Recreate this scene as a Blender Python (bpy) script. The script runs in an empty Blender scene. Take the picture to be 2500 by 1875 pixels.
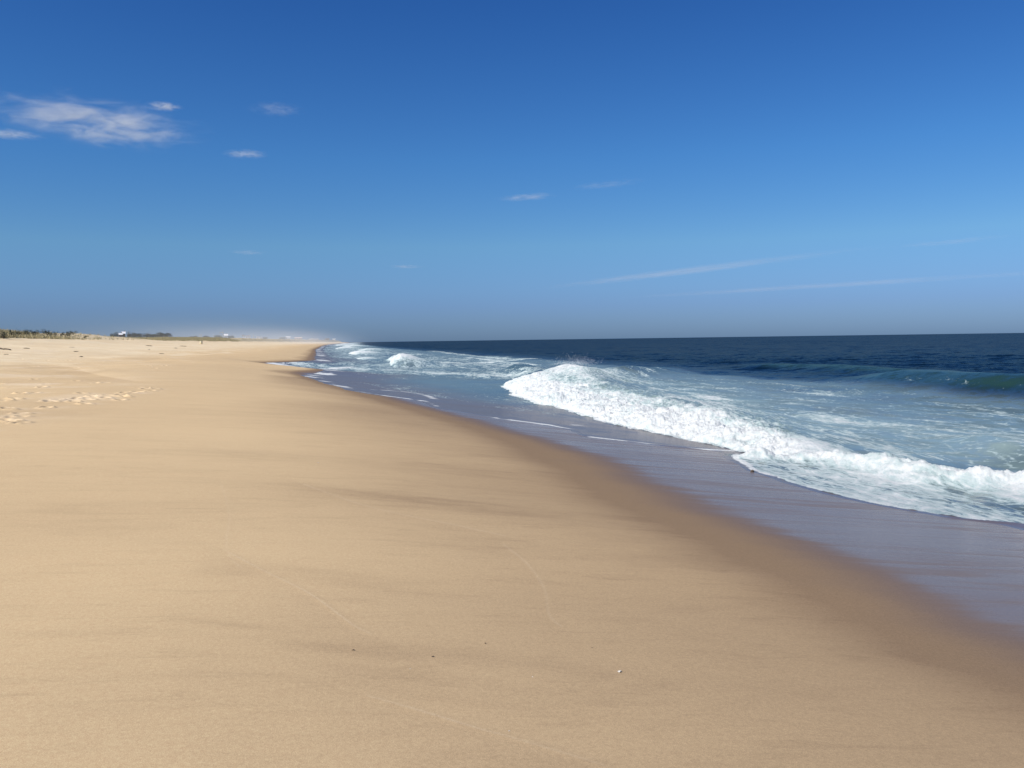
import bpy, math, random
import numpy as np
from mathutils import Matrix, Vector

# ------------------------------------------------------------------ camera, sky, sun, exposure
SC = bpy.context.scene
COL = SC.collection
R = math.radians
W_PX, H_PX, F_PX = 2500.0, 1875.0, 2050.0
CAM = np.array([0.0, 0.0, 3.1])
HEAD = R(12.6)                       # the camera looks 12.6 degrees seaward of the shoreline (+Y)
PITCH = math.atan(107.5 / F_PX)      # tipped slightly down
ROLL = math.atan(0.0140)
f0 = np.array([math.sin(HEAD) * math.cos(PITCH), math.cos(HEAD) * math.cos(PITCH), -math.sin(PITCH)])
r0 = np.array([math.cos(HEAD), -math.sin(HEAD), 0.0])
u0 = np.cross(r0, f0)
cr = r0 * math.cos(ROLL) - u0 * math.sin(ROLL)
cu = u0 * math.cos(ROLL) + r0 * math.sin(ROLL)
cam_d = bpy.data.cameras.new('camera')
cam_d.sensor_width = 36.0
cam_d.lens = F_PX / W_PX * 36.0
cam_d.clip_start = 0.05
cam_d.clip_end = 90000.0
cam = bpy.data.objects.new('camera', cam_d)
COL.objects.link(cam)
cam.matrix_world = Matrix(((cr[0], cu[0], -f0[0], CAM[0]), (cr[1], cu[1], -f0[1], CAM[1]),
                           (cr[2], cu[2], -f0[2], CAM[2]), (0, 0, 0, 1)))
SC.camera = cam

SUN_EL, SUN_AZ = R(44), R(12.6 - 128)      # azimuth clockwise from +Y: behind the camera, to the left
world = bpy.data.worlds.new('World')
SC.world = world
world.use_nodes = True
wn, wl = world.node_tree.nodes, world.node_tree.links
wn.clear()
sky = wn.new('ShaderNodeTexSky')
sky.sky_type = 'NISHITA'
sky.sun_disc = False
sky.sun_elevation = SUN_EL
sky.sun_rotation = SUN_AZ
sky.altitude = 0
sky.air_density = 1.0
sky.dust_density = 0.35
sky.ozone_density = 3.0
hs = wn.new('ShaderNodeHueSaturation')
hs.inputs['Saturation'].default_value = 1.16
hs.inputs['Hue'].default_value = 0.5
bg = wn.new('ShaderNodeBackground')
bg.inputs['Strength'].default_value = 0.1155
wo = wn.new('ShaderNodeOutputWorld')
# the clear air of this sky is a deeper blue than the model's, more so low down
geo = wn.new('ShaderNodeTexCoord'); sep = wn.new('ShaderNodeSeparateXYZ')
wl.new(geo.outputs['Generated'], sep.inputs[0])
rampn = wn.new('ShaderNodeValToRGB')
els = rampn.color_ramp.elements
stops = [(0.0, (.205, .345, .75)), (.04, (.275, .41, .80)), (.11, (.41, .60, .81)), (.207, (.335, .60, .87)), (.367, (.235, .485, .82)), (1.0, (.26, .48, .80))]
while len(els) < len(stops): els.new(.5)
for e_, (p_, c_) in zip(els, stops):
    e_.position = p_; e_.color = (*[q / 1.1 for q in c_], 1)
wl.new(sep.outputs['Z'], rampn.inputs[0])
mulc = wn.new('ShaderNodeMix'); mulc.data_type = 'RGBA'; mulc.blend_type = 'MULTIPLY'; mulc.inputs[0].default_value = 1.0
wl.new(sky.outputs[0], hs.inputs['Color'])
wl.new(hs.outputs[0], mulc.inputs[6]); wl.new(rampn.outputs[0], mulc.inputs[7])
wl.new(mulc.outputs[2], bg.inputs['Color'])
wl.new(bg.outputs[0], wo.inputs['Surface'])

sun_l = bpy.data.lights.new('sun', 'SUN')
sun_l.energy = 4.3
sun_l.angle = R(0.53)
sun_l.color = (1.0, 0.94, 0.85)
sun = bpy.data.objects.new('sun', sun_l)
COL.objects.link(sun)
sdir = Vector((math.sin(SUN_AZ) * math.cos(SUN_EL), math.cos(SUN_AZ) * math.cos(SUN_EL), math.sin(SUN_EL)))
sun.rotation_euler = sdir.to_track_quat('Z', 'Y').to_euler()
sun.location = (-30, -30, 60)
SC.view_settings.view_transform = 'Standard'
SC.view_settings.look = 'None'
SC.view_settings.exposure = 0.18
SC.view_settings.gamma = 1.0
SC.render.engine = 'CYCLES'
SC.cycles.max_bounces = 5
SC.cycles.volume_bounces = 1

# ------------------------------------------------------------------ small maths helpers
rng = np.random.default_rng(7)
random.seed(7)
PERM = rng.random((4, 256, 256)).astype(np.float32)


def noise(x, y, s, k=0):
    """smooth value noise in -1..1 with cell size s"""
    t = PERM[k % 4]
    off = 17.3 * (k // 4) + 5.1 * k
    fx = x / s + off; fy = y / s - off * 1.7
    ix = np.floor(fx); iy = np.floor(fy)
    a = (fx - ix); b = (fy - iy)
    a = a * a * a * (a * (a * 6 - 15) + 10); b = b * b * b * (b * (b * 6 - 15) + 10)
    i0 = ix.astype(np.int64) & 255; j0 = iy.astype(np.int64) & 255
    i1 = (i0 + 1) & 255; j1 = (j0 + 1) & 255
    v = (t[i0, j0] * (1 - a) + t[i1, j0] * a) * (1 - b) + (t[i0, j1] * (1 - a) + t[i1, j1] * a) * b
    return v * 2 - 1


def fbm(x, y, s, octv=4, k=0, gain=0.5):
    v = 0; a = 1.0; n = 0
    for i in range(octv):
        c, q = math.cos(0.6 * i), math.sin(0.6 * i)
        v = v + a * noise(x * c - y * q, x * q + y * c, s, k + i)
        n += a; a *= gain; s /= 2.03
    return v / n


def sst(a, b, x):
    t = np.clip((x - a) / (b - a), 0, 1)
    return t * t * (3 - 2 * t)


def ray(u, v):
    d = f0 + cr * ((u - W_PX / 2) / F_PX) - cu * ((v - H_PX / 2) / F_PX)
    return d / np.linalg.norm(d)


def on_plane(u, v, z):
    d = ray(u, v)
    t = (z - CAM[2]) / d[2]
    return CAM[0] + d[0] * t, CAM[1] + d[1] * t


def horizon(u):
    return 830.0 - (u - 1250) * 0.0140


def tab(pts, x, wid=None):
    p = sorted(pts)
    xs = np.array([a[0] for a in p], float); ys = np.array([a[1] for a in p], float)
    if wid is None:
        return np.interp(x, xs, ys)
    acc = 0
    for o, w in ((-1, .12), (-.5, .23), (0, .3), (.5, .23), (1, .12)):
        acc = acc + w * np.interp(x + o * wid, xs, ys)
    return acc


# ------------------------------------------------------------------ the shape of the beach
Z_WET = 0.75
wet_px = [(2500, 1582), (2317, 1516), (2147, 1424), (1921, 1333), (1695, 1246), (1582, 1190), (1469, 1141),
          (1300, 1068), (1130, 1020), (1017, 992), (904, 962), (836, 945), (765, 926), (733, 911)]
CP = []
for u, v in wet_px:
    x, y = on_plane(u, v, Z_WET)
    CP.append((y, x))
CP += [(-400, 9.0), (-30, 8.0), (-5, 6.9), (1, 6.0), (74, .1), (89, -3.6), (102, -6.8), (105, -6.8), (110, -3.6), (118, -1.4), (140, -1.8), (176, -1.8),
       (290, -2.8), (600, -1.0), (30000, -1.0)]
CP.sort()
CF = [(-400, 0), (600, 0), (1000, 6), (1500, 24), (2000, 45), (3000, 92), (6000, 170), (12000, 200), (30000, 200)]


def c_loc(y):
    w = np.clip(0.02 * np.abs(y), 0.3, 8)
    return tab(CP, y, w)


def c_far(y):
    return tab(CF, y, 100)


PROF = [(-4000, 9), (-60, 4.5), (-45, 4.3), (-38, 3.35), (-30, 2.72), (-22, 2.12), (-15, 1.80), (-10, 1.66), (-7.5, 1.56), (-6, 1.47),
        (-4, 1.27), (-2, 1.02), (0, Z_WET), (3, .40), (5, .18), (8, -.12), (15, -.7), (40, -2.6), (100, -4.5), (400, -8), (4000, -12)]
RIDGE = [(-500, 6.5), (60, 6.2), (100, 6.1), (122, 6.0), (150, 5.75), (178, 5.45), (200, 5.7), (222, 5.9), (245, 5.2), (262, 4.7), (300, 5.1), (330, 5.3),
         (570, 6.8), (1200, 8.3), (2600, 10.5), (6000, 14), (30000, 14)]


def xprime(x, y):
    return x - c_far(y) - c_loc(y) * sst(-26, -5, x - c_far(y))


def sand_z(x, y, fine=False):
    xp = xprime(x, y)
    z = tab(PROF, xp, 1.2)
    dune = 1 - sst(-55, -44.5, xp + 1.5 * noise(x, y, 14, 3))
    inland = np.clip((-xp - 62), 0, 400)
    hum = fbm(x, y, 16, 4, 2) * 0.5 + fbm(x, y, 60, 3, 5) * 0.4 * sst(60, 120, -xp)
    z = z + dune * (tab(RIDGE, y, 8) - 4.5 + inland * 0.016 + hum)
    up = sst(5, 14, -xp)
    z = z + 0.10 * up * fbm(x, y, 8, 4, 1) + 0.10 * sst(18, 34, -xp) * fbm(x, y, 5, 3, 7)
    z = z + 0.012 * noise(x + .3 * y, y, 3.1, 6)
    return z


def on_sand(u, v):
    d = ray(u, v)
    t = np.geomspace(1.5, 8000, 6000)
    px, py, pz = CAM[0] + d[0] * t, CAM[1] + d[1] * t, CAM[2] + d[2] * t
    below = np.nonzero(pz < sand_z(px, py))[0]
    if len(below) == 0:
        return None
    i = below[0]
    return float(px[i]), float(py[i]), float(sand_z(px[i:i + 1], py[i:i + 1])[0])


def sz(x, y):
    return float(sand_z(np.array([float(x)]), np.array([float(y)]))[0])


# ------------------------------------------------------------------ object helpers
def tag(o, label=None, cat=None, group=None, kind=None):
    if label: o['label'] = label
    if cat: o['category'] = cat
    if group: o['group'] = group
    if kind: o['kind'] = kind
    return o


def mesh_obj(name, verts, faces, mat, parent=None, smooth=False, attrs=None, loc=None):
    me = bpy.data.meshes.new(name)
    verts = np.asarray(verts, np.float32)
    if isinstance(faces, np.ndarray):
        n, k = faces.shape
        me.vertices.add(len(verts)); me.vertices.foreach_set('co', verts.ravel())
        me.loops.add(n * k); me.loops.foreach_set('vertex_index', faces.astype(np.int32).ravel())
        me.polygons.add(n); me.polygons.foreach_set('loop_start', np.arange(0, n * k, k, dtype=np.int32))
        me.update(calc_edges=True)
    else:
        me.from_pydata([tuple(map(float, v)) for v in verts], [], faces)
    if smooth:
        me.polygons.foreach_set('use_smooth', np.ones(len(me.polygons), bool))
    for k, a in (attrs or {}).items():
        at = me.attributes.new(k, 'FLOAT', 'POINT')
        at.data.foreach_set('value', np.asarray(a, np.float32))
    me.materials.append(mat)
    o = bpy.data.objects.new(name, me)
    COL.objects.link(o)
    if parent: o.parent = parent
    if loc is not None: o.location = loc
    return o


def empty(name, loc, rz=0):
    o = bpy.data.objects.new(name, None)
    COL.objects.link(o)
    o.location = loc; o.rotation_euler = (0, 0, rz); o.empty_display_size = 0.2
    return o


class MB:
    def __init__(s): s.v = []; s.f = []

    def box(s, x0, x1, y0, y1, z0, z1):
        b = len(s.v)
        s.v += [(x0, y0, z0), (x1, y0, z0), (x1, y1, z0), (x0, y1, z0), (x0, y0, z1), (x1, y0, z1), (x1, y1, z1), (x0, y1, z1)]
        s.f += [tuple(b + i for i in q) for q in ((3, 2, 1, 0), (4, 5, 6, 7), (0, 1, 5, 4), (1, 2, 6, 5), (2, 3, 7, 6), (3, 0, 4, 7))]
        return s

    def tube(s, pts, rad, n=8):
        pts = [Vector(p) for p in pts]
        if not hasattr(rad, '__len__'): rad = [rad] * len(pts)
        b = len(s.v)
        for i, p in enumerate(pts):
            d = (pts[min(i + 1, len(pts) - 1)] - pts[max(i - 1, 0)]).normalized()
            a = d.orthogonal().normalized() if abs(d.z) > .9 else d.cross(Vector((0, 0, 1))).normalized()
            c = d.cross(a)
            for k in range(n):
                t = 2 * math.pi * k / n
                q = p + (a * math.cos(t) + c * math.sin(t)) * rad[i]
                s.v.append(tuple(q))
        for i in range(len(pts) - 1):
            for k in range(n):
                s.f.append((b + i * n + k, b + i * n + (k + 1) % n, b + (i + 1) * n + (k + 1) % n, b + (i + 1) * n + k))
        s.f.append(tuple(b + k for k in reversed(range(n))))
        s.f.append(tuple(b + (len(pts) - 1) * n + k for k in range(n)))
        return s

    def gable(s, x0, x1, y0, y1, z0, z1, t=.12):
        """roof with ridge along x, closed solid"""
        ym = (y0 + y1) / 2; b = len(s.v)
        s.v += [(x0, y0, z0), (x1, y0, z0), (x1, y1, z0), (x0, y1, z0), (x0, ym, z1), (x1, ym, z1)]
        s.f += [tuple(b + i for i in q) for q in ((3, 2, 1, 0), (0, 1, 5, 4), (2, 3, 4, 5), (1, 2, 5), (3, 0, 4))]
        return s

    def build(s, name, mat, parent=None, smooth=False, loc=None):
        return mesh_obj(name, s.v, s.f, mat, parent, smooth, loc=loc)


# ------------------------------------------------------------------ materials
def new_mat(name):
    m = bpy.data.materials.new(name); m.use_nodes = True
    nt = m.node_tree; nt.nodes.clear()
    out = nt.nodes.new('ShaderNodeOutputMaterial')
    p = nt.nodes.new('ShaderNodeBsdfPrincipled')
    nt.links.new(p.outputs[0], out.inputs['Surface'])
    return m, nt, p, out


class NT:
    """terse node building"""
    def __init__(s, nt): s.nt = nt; s.pos = nt.nodes.new('ShaderNodeNewGeometry').outputs['Position']

    def put(s, sock, val):
        if isinstance(val, (int, float, tuple, list)): sock.default_value = val
        else: s.nt.links.new(val, sock)

    def math(s, op, a, b=0.0, c=0.0, clamp=False):
        n = s.nt.nodes.new('ShaderNodeMath'); n.operation = op; n.use_clamp = clamp
        s.put(n.inputs[0], a); s.put(n.inputs[1], b); s.put(n.inputs[2], c)
        return n.outputs[0]

    def attr(s, name):
        n = s.nt.nodes.new('ShaderNodeAttribute'); n.attribute_name = name
        return n.outputs['Fac']

    def noise(s, scale, detail=3, rough=.5, stretch=(1, 1, 1), rot=0.0, dist=0.0, kind='noise', offset=(0, 0, 0)):
        mp = s.nt.nodes.new('ShaderNodeMapping')
        s.put(mp.inputs[0], s.pos); mp.inputs['Scale'].default_value = stretch
        mp.inputs['Rotation'].default_value = (0, 0, rot); mp.inputs['Location'].default_value = offset
        mp.vector_type = 'TEXTURE' if False else 'POINT'
        if kind == 'vor':
            n = s.nt.nodes.new('ShaderNodeTexVoronoi'); n.inputs['Scale'].default_value = scale
            n.feature = 'DISTANCE_TO_EDGE'
            s.nt.links.new(mp.outputs[0], n.inputs['Vector'])
            return n.outputs['Distance']
        n = s.nt.nodes.new('ShaderNodeTexNoise')
        n.inputs['Scale'].default_value = scale; n.inputs['Detail'].default_value = detail
        n.inputs['Roughness'].default_value = rough; n.inputs['Distortion'].default_value = dist
        s.nt.links.new(mp.outputs[0], n.inputs['Vector'])
        return n.outputs['Fac']

    def ramp(s, x, a, b, lo=0.0, hi=1.0):
        n = s.nt.nodes.new('ShaderNodeMapRange'); n.interpolation_type = 'SMOOTHSTEP'
        s.put(n.inputs['Value'], x); s.put(n.inputs['From Min'], a); s.put(n.inputs['From Max'], b)
        s.put(n.inputs['To Min'], lo); s.put(n.inputs['To Max'], hi)
        return n.outputs[0]

    def mix(s, f, a, b, mode='MIX'):
        n = s.nt.nodes.new('ShaderNodeMix'); n.data_type = 'RGBA'; n.blend_type = mode
        s.put(n.inputs[0], f)
        s.put(n.inputs[6], (*a, 1) if isinstance(a, tuple) and len(a) == 3 else a)
        s.put(n.inputs[7], (*b, 1) if isinstance(b, tuple) and len(b) == 3 else b)
        return n.outputs[2]

    def bump(s, h, strength, dist, normal=None):
        n = s.nt.nodes.new('ShaderNodeBump'); s.put(n.inputs['Strength'], strength); s.put(n.inputs['Distance'], dist)
        s.nt.links.new(h, n.inputs['Height'])
        if normal is not None: s.nt.links.new(normal, n.inputs['Normal'])
        return n.outputs[0]


def plain(name, col, rough=.8, var=.25, scale=2.0, bump=0.0):
    m, nt, p, out = new_mat(name); k = NT(nt)
    n = k.noise(scale, 4, .6)
    d = tuple(c * (1 - var) for c in col); l = tuple(min(1, c * (1 + var)) for c in col)
    k.put(p.inputs['Base Color'], k.mix(n, d, l))
    p.inputs['Roughness'].default_value = rough
    if bump: k.put(p.inputs['Normal'], k.bump(n, bump, .05))
    return m


# sand: dry, damp and wet states come from where the swash has been
M_SAND, nt, p, out = new_mat('beach_sand'); k = NT(nt)
damp, wet, dry, sl, patch, rut, grassy = (k.attr(a) for a in ('damp', 'wet', 'dry', 'swash_line', 'patch', 'scuff', 'grassy'))
broad = k.noise(.22, 3, .55, rot=HEAD, stretch=(.5, 1.5, 1))
streak = k.noise(1.0, 6, .62, rot=HEAD + .07, stretch=(.55, 2.0, 1), dist=.9)
streak2 = k.noise(3.0, 6, .7, rot=HEAD - .05, stretch=(.5, 2.6, 1), dist=.9)
grain = k.noise(230, 3, .85)
grain2 = k.noise(45, 5, .8)
dm = k.math('ADD', damp, k.math('MULTIPLY', k.math('SUBTRACT', broad, .5), .35))
dm = k.math('ADD', dm, k.math('MULTIPLY', k.ramp(streak, .45, .85), .15))
dm = k.math('ADD', dm, k.math('MULTIPLY', k.ramp(streak2, .5, .85), .20))
dm = k.math('ADD', dm, k.math('MULTIPLY', patch, .36), clamp=True)
colr = k.mix(dm, (.725, .530, .298), (.280, .192, .114))
colr = k.mix(dry, colr, (.82, .665, .43))
colr = k.mix(k.math('MULTIPLY', sl, .5, clamp=True), colr, (.74, .60, .41))
wst = k.noise(1.3, 5, .6, rot=HEAD + .12, stretch=(.22, 2.4, 1), dist=.6)
wn_ = k.math('ADD', wet, k.math('MULTIPLY', k.math('SUBTRACT', k.noise(.9, 4, .6, rot=HEAD, stretch=(.5, 1.6, 1)), .5), .28), clamp=True)
wcol = k.ramp(wn_, .0, .5)
colr = k.mix(wcol, colr, (.200, .146, .114))
colr = k.mix(k.math('MULTIPLY', rut, .5), colr, (.80, .65, .46))
colr = k.mix(k.math('MULTIPLY', k.ramp(grain, .30, .7), .34), colr, (.20, .14, .10), 'MIX') if False else \
    k.mix(.55, colr, k.mix(k.ramp(grain, .25, .75), (.25, .25, .25), (.78, .77, .75)), 'OVERLAY')
colr = k.mix(.24, colr, k.mix(k.ramp(grain2, .3, .7), (.3, .3, .3), (.72, .72, .72)), 'OVERLAY')
gr = k.math('MULTIPLY', grassy, k.ramp(k.noise(.6, 4, .7), .35, .6))
colr = k.mix(gr, colr, (.36, .31, .17))
k.put(p.inputs['Base Color'], colr)
gl = k.math('MULTIPLY', k.ramp(wn_, .12, .85), k.ramp(wst, .3, .7, .72, 1.08), clamp=True)
k.put(p.inputs['Roughness'], k.ramp(gl, 0, 1, .92, .24))
p.inputs['IOR'].default_value = 1.36
k.put(p.inputs['Specular IOR Level'], k.ramp(gl, 0, 1, .12, .33))
bh = k.math('ADD', k.math('MULTIPLY', grain, .25), k.math('MULTIPLY', streak, 1.0))
b1 = k.bump(k.mix(gl, streak, wst), k.ramp(gl, 0, 1, .22, .22), .02)
b2 = k.bump(k.noise(160, 3, .7), k.ramp(gl, 0, 1, .45, .06), .003, b1)
k.put(p.inputs['Normal'], b2)

# sea water with foam lying on it
M_SEA, nt, p, out = new_mat('sea_water'); k = NT(nt)
foam, turb, shal, thick, film = (k.attr(a) for a in ('foam', 'turbid', 'shallow', 'thick', 'film'))
patchy = k.noise(.16, 4, .6, stretch=(1.6, .5, 1), dist=.4)
tb = k.math('MULTIPLY', turb, k.ramp(patchy, .25, .75, .72, 1.05), clamp=True)
wc = k.mix(tb, (.0010, .008, .017), (.130, .185, .185))
wc = k.mix(k.math('MULTIPLY', thick, .62, clamp=True), wc, (.36, .47, .43))
wc = k.mix(k.attr('green'), wc, (.018, .050, .042))
wc = k.mix(shal, wc, (.148, .122, .116))
n1 = k.noise(.9, 8, .68, stretch=(1.5, .55, 1), dist=.9)
n2 = k.noise(3.8, 9, .76, stretch=(1.3, .65, 1), dist=1.2)
cell = k.noise(2.2, 0, 0, kind='vor', stretch=(1.4, .7, 1))
n0 = k.noise(.36, 5, .6, stretch=(1.8, .45, 1), dist=.8)
pat = k.math('ADD', k.math('MULTIPLY', n1, .36), k.math('MULTIPLY', n2, .34))
pat = k.math('ADD', pat, k.math('MULTIPLY', n0, .30))
pat = k.math('ADD', k.math('MULTIPLY', k.math('SUBTRACT', pat, .5), 1.9), .5)
lace = k.math('MULTIPLY', k.ramp(cell, 0.0, .16, 1, 0), .10)
pat = k.math('ADD', pat, lace)
# coverage 0..1 -> threshold on the pattern
th = k.math('SUBTRACT', .74, k.math('MULTIPLY', foam, .52))
fm = k.ramp(k.math('SUBTRACT', pat, th), -.05, .11)
fm = k.math('MULTIPLY', fm, k.ramp(foam, 0.0, .06))
fm = k.math('MAXIMUM', fm, k.ramp(film, .35, .8))
fine = k.noise(9, 8, .8)
fc = k.mix(k.ramp(fine, .3, .7), (.60, .65, .64), (.84, .84, .80))
fc = k.mix(k.math('MAXIMUM', k.ramp(k.math('SUBTRACT', pat, th), .02, .34), k.ramp(film, .2, .5)), (.43, .54, .53), fc)
k.put(p.inputs['Base Color'], k.mix(fm, wc, fc))
k.put(p.inputs['Roughness'], k.ramp(fm, 0, 1, .13, .85))
p.inputs['IOR'].default_value = 1.333
p.inputs['Specular IOR Level'].default_value = 0.0
calm = k.ramp(k.attr('chop'), 0, 1, .10, 1.15)


def vnoise(k, scale, detail, rough, stretch):
    mp = k.nt.nodes.new('ShaderNodeMapping'); k.put(mp.inputs[0], k.pos); mp.inputs['Scale'].default_value = stretch
    n = k.nt.nodes.new('ShaderNodeTexNoise'); n.inputs['Scale'].default_value = scale; n.inputs['Detail'].default_value = detail; n.inputs['Roughness'].default_value = rough
    k.nt.links.new(mp.outputs[0], n.inputs['Vector'])
    v = k.nt.nodes.new('ShaderNodeVectorMath'); v.operation = 'SUBTRACT'; k.nt.links.new(n.outputs['Color'], v.inputs[0]); v.inputs[1].default_value = (.5, .5, .5)
    return v.outputs[0]


def vop(k, op, a, b):
    v = k.nt.nodes.new('ShaderNodeVectorMath'); v.operation = op; k.put(v.inputs[0], a)
    if op == 'SCALE': k.put(v.inputs['Scale'], b)
    elif b is not None: k.put(v.inputs[1], b)
    return v.outputs[0]
wob = vop(k, 'ADD', vop(k, 'SCALE', vnoise(k, .22, 9, .80, (1, 1.1, 1)), 2.3), vop(k, 'SCALE', vnoise(k, .018, 5, .6, (1, 1, 1)), .35))
wob = vop(k, 'MULTIPLY', vop(k, 'SCALE', wob, calm), (1, 1, 0))
gN = k.nt.nodes.new('ShaderNodeNewGeometry').outputs['Normal']
nn = vop(k, 'NORMALIZE', vop(k, 'ADD', gN, wob), None)
nb = k.bump(fine, k.math('MULTIPLY', fm, .8), .06, nn)
k.put(p.inputs['Normal'], nb)
gl_ = nt.nodes.new('ShaderNodeBsdfGlossy'); k.put(gl_.inputs['Normal'], nn); gl_.inputs['Color'].default_value = (1, 1, 1, 1)
k.put(gl_.inputs['Roughness'], k.ramp(k.attr('chop'), 0, 1, .20, .16))
fr = nt.nodes.new('ShaderNodeFresnel'); fr.inputs['IOR'].default_value = 1.333; k.put(fr.inputs['Normal'], nn)
cap = k.mix(k.ramp(k.attr('chop'), .3, .9), k.mix(shal, (.34,) * 3, (.31,) * 3), (.19,) * 3)
fac = k.math('MULTIPLY', k.math('MINIMUM', fr.outputs[0], cap), k.math('SUBTRACT', 1.0, fm))
mx = nt.nodes.new('ShaderNodeMixShader'); k.put(mx.inputs[0], fac)
nt.links.new(p.outputs[0], mx.inputs[1]); nt.links.new(gl_.outputs[0], mx.inputs[2]); nt.links.new(mx.outputs[0], out.inputs['Surface'])

M_FOAM = plain('foam', (.88, .88, .86), .9, .06, 20)
M_GRASS = plain('marram_grass', (.44, .38, .21), .8, .3, 1.2)
M_LEAF = plain('shrub_leaf', (.045, .055, .032), .8, .5, 3)
M_BARK = plain('bark', (.10, .075, .055), .9, .3, 8)
M_DRIFT = plain('driftwood', (.085, .058, .038), .9, .35, 14, .5)
M_WEED = plain('dried_seaweed', (.05, .035, .022), .8, .4, 30)
M_SHELL = plain('shell', (.78, .72, .60), .4, .12, 60)
M_WHITE = plain('white_paint', (.80, .80, .78), .6, .06, 1)
M_CREAM = plain('pinkish_cream_wall', (.62, .50, .43), .8, .1, 1)
M_SHING = plain('cedar_shingle', (.20, .155, .12), .9, .2, 3)
M_ROOF = plain('grey_roof', (.16, .15, .15), .9, .2, 3)
M_GLASS = plain('window_glass', (.03, .04, .05), .1, .2, 2)
M_POLE = plain('pale_weathered_pole', (.52, .50, .47), .8, .2, 4)
M_DECK = plain('weathered_deck', (.42, .36, .30), .9, .2, 4)
M_BIN = plain('pale_yellow_paint', (.78, .68, .42), .6, .1, 4)


# ------------------------------------------------------------------ polar sheets round the viewer (only a tessellation)
def polar(az_fine, n_fine, n_coarse, radii):
    a0, a1 = az_fine
    fine = np.linspace(a0, a1, n_fine)
    coarse = np.linspace(a1, a0 + 2 * math.pi, n_coarse + 2)[1:-1]
    az = np.concatenate([fine, coarse])
    A, RR = np.meshgrid(az, radii)
    X = (RR * np.sin(A)).ravel(); Y = (RR * np.cos(A)).ravel()
    nc, nr = len(az), len(radii)
    i = np.arange(nr - 1)[:, None] * nc; j = np.arange(nc)[None, :]; j2 = (j + 1) % nc
    F = np.stack([i + j, i + nc + j, i + nc + j2, i + j2], -1).reshape(-1, 4)[:, ::-1]
    return X, Y, F


def compact(V, F, keepv, attrs):
    keepf = keepv[F].any(1)
    F = F[keepf]
    used = np.zeros(len(V), bool); used[F.ravel()] = True
    idx = np.cumsum(used) - 1
    return V[used], idx[F], {k: a[used] for k, a in attrs.items()}


def poly_dist(X, Y, pts, reach):
    """distance to a polyline and its side sign, only evaluated near it"""
    D = np.full(X.shape, 1e3, np.float32)
    xs = [p[0] for p in pts]; ys = [p[1] for p in pts]
    m = np.nonzero((X > min(xs) - reach) & (X < max(xs) + reach) & (Y > min(ys) - reach) & (Y < max(ys) + reach))[0]
    x, y = X[m], Y[m]
    d = np.full(x.shape, 1e3); s = np.ones(x.shape)
    for (ax, ay), (bx, by) in zip(pts[:-1], pts[1:]):
        dx, dy = bx - ax, by - ay; L = dx * dx + dy * dy + 1e-9
        t = np.clip(((x - ax) * dx + (y - ay) * dy) / L, 0, 1)
        ex, ey = x - ax - t * dx, y - ay - t * dy
        q = np.hypot(ex, ey); cl = q < d
        d = np.where(cl, q, d); s = np.where(cl, np.sign(dx * ey - dy * ex), s)
    D[m] = d * s
    return D


def smooth_px(pts, n=8):
    """Catmull-Rom through pixel points"""
    P = [pts[0]] + list(pts) + [pts[-1]]; o = []
    for i in range(1, len(P) - 2):
        p0, p1, p2, p3 = (np.array(q, float) for q in P[i - 1:i + 3])
        for j in range(n):
            t = j / n
            o.append(tuple(.5 * (2 * p1 + (p2 - p0) * t + (2 * p0 - 5 * p1 + 4 * p2 - p3) * t * t + (3 * p1 - p0 - 3 * p2 + p3) * t ** 3)))
    o.append(tuple(pts[-1])); return o


def world_line(pts, n=6):
    o = []
    for u, v in smooth_px(pts, n):
        h = on_sand(u, v)
        if h: o.append(h[:2])
    return o


AZF = (HEAD - R(36), HEAD + R(36))
rs = np.concatenate([[0.01], np.geomspace(.4, 2.2, 30)[:-1], np.geomspace(2.2, 160, 1150)[:-1], np.geomspace(160, 3000, 330)[:-1], np.geomspace(3000, 42000, 30)])
X, Y, F = polar(AZF, 1250, 110, rs)
XP = xprime(X, Y)
Z = sand_z(X, Y)
RD = np.hypot(X, Y)
nw = 4.3 * sst(15, 70, Y)
damp_a = .06 + .54 * sst(-7.0 + nw, -1.2 + .12 * nw, XP + .9 * noise(X, Y, 7, 2)) + .50 * sst(-2.2 + .2 * nw, -.1, XP) + .1 * sst(-14, -8, XP)
dry_a = sst(12, 30, -XP + 3 * fbm(X, Y, 8, 3, 9)) * (.75 + .35 * fbm(X * 1.0, Y * .6, 7, 4, 12))
dry_a = np.clip(dry_a + .5 * sst(.1, .55, fbm(X * 1.2, Y * .5, 3.2, 5, 61)) * sst(9, 15, -XP), 0, 1)
wet_a = sst(-1.1, 1.7, XP + .55 * fbm(X, Y, 4, 4, 4))
grassy_a = sst(44, 50, -XP + 2 * noise(X, Y, 6, 8)) * (1 - .75 * sst(0, 1, 1 - np.abs(Y - 212) / 42))
line_a = np.zeros_like(X); patch_a = np.zeros_like(X); scuff_a = np.zeros_like(X)
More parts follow.
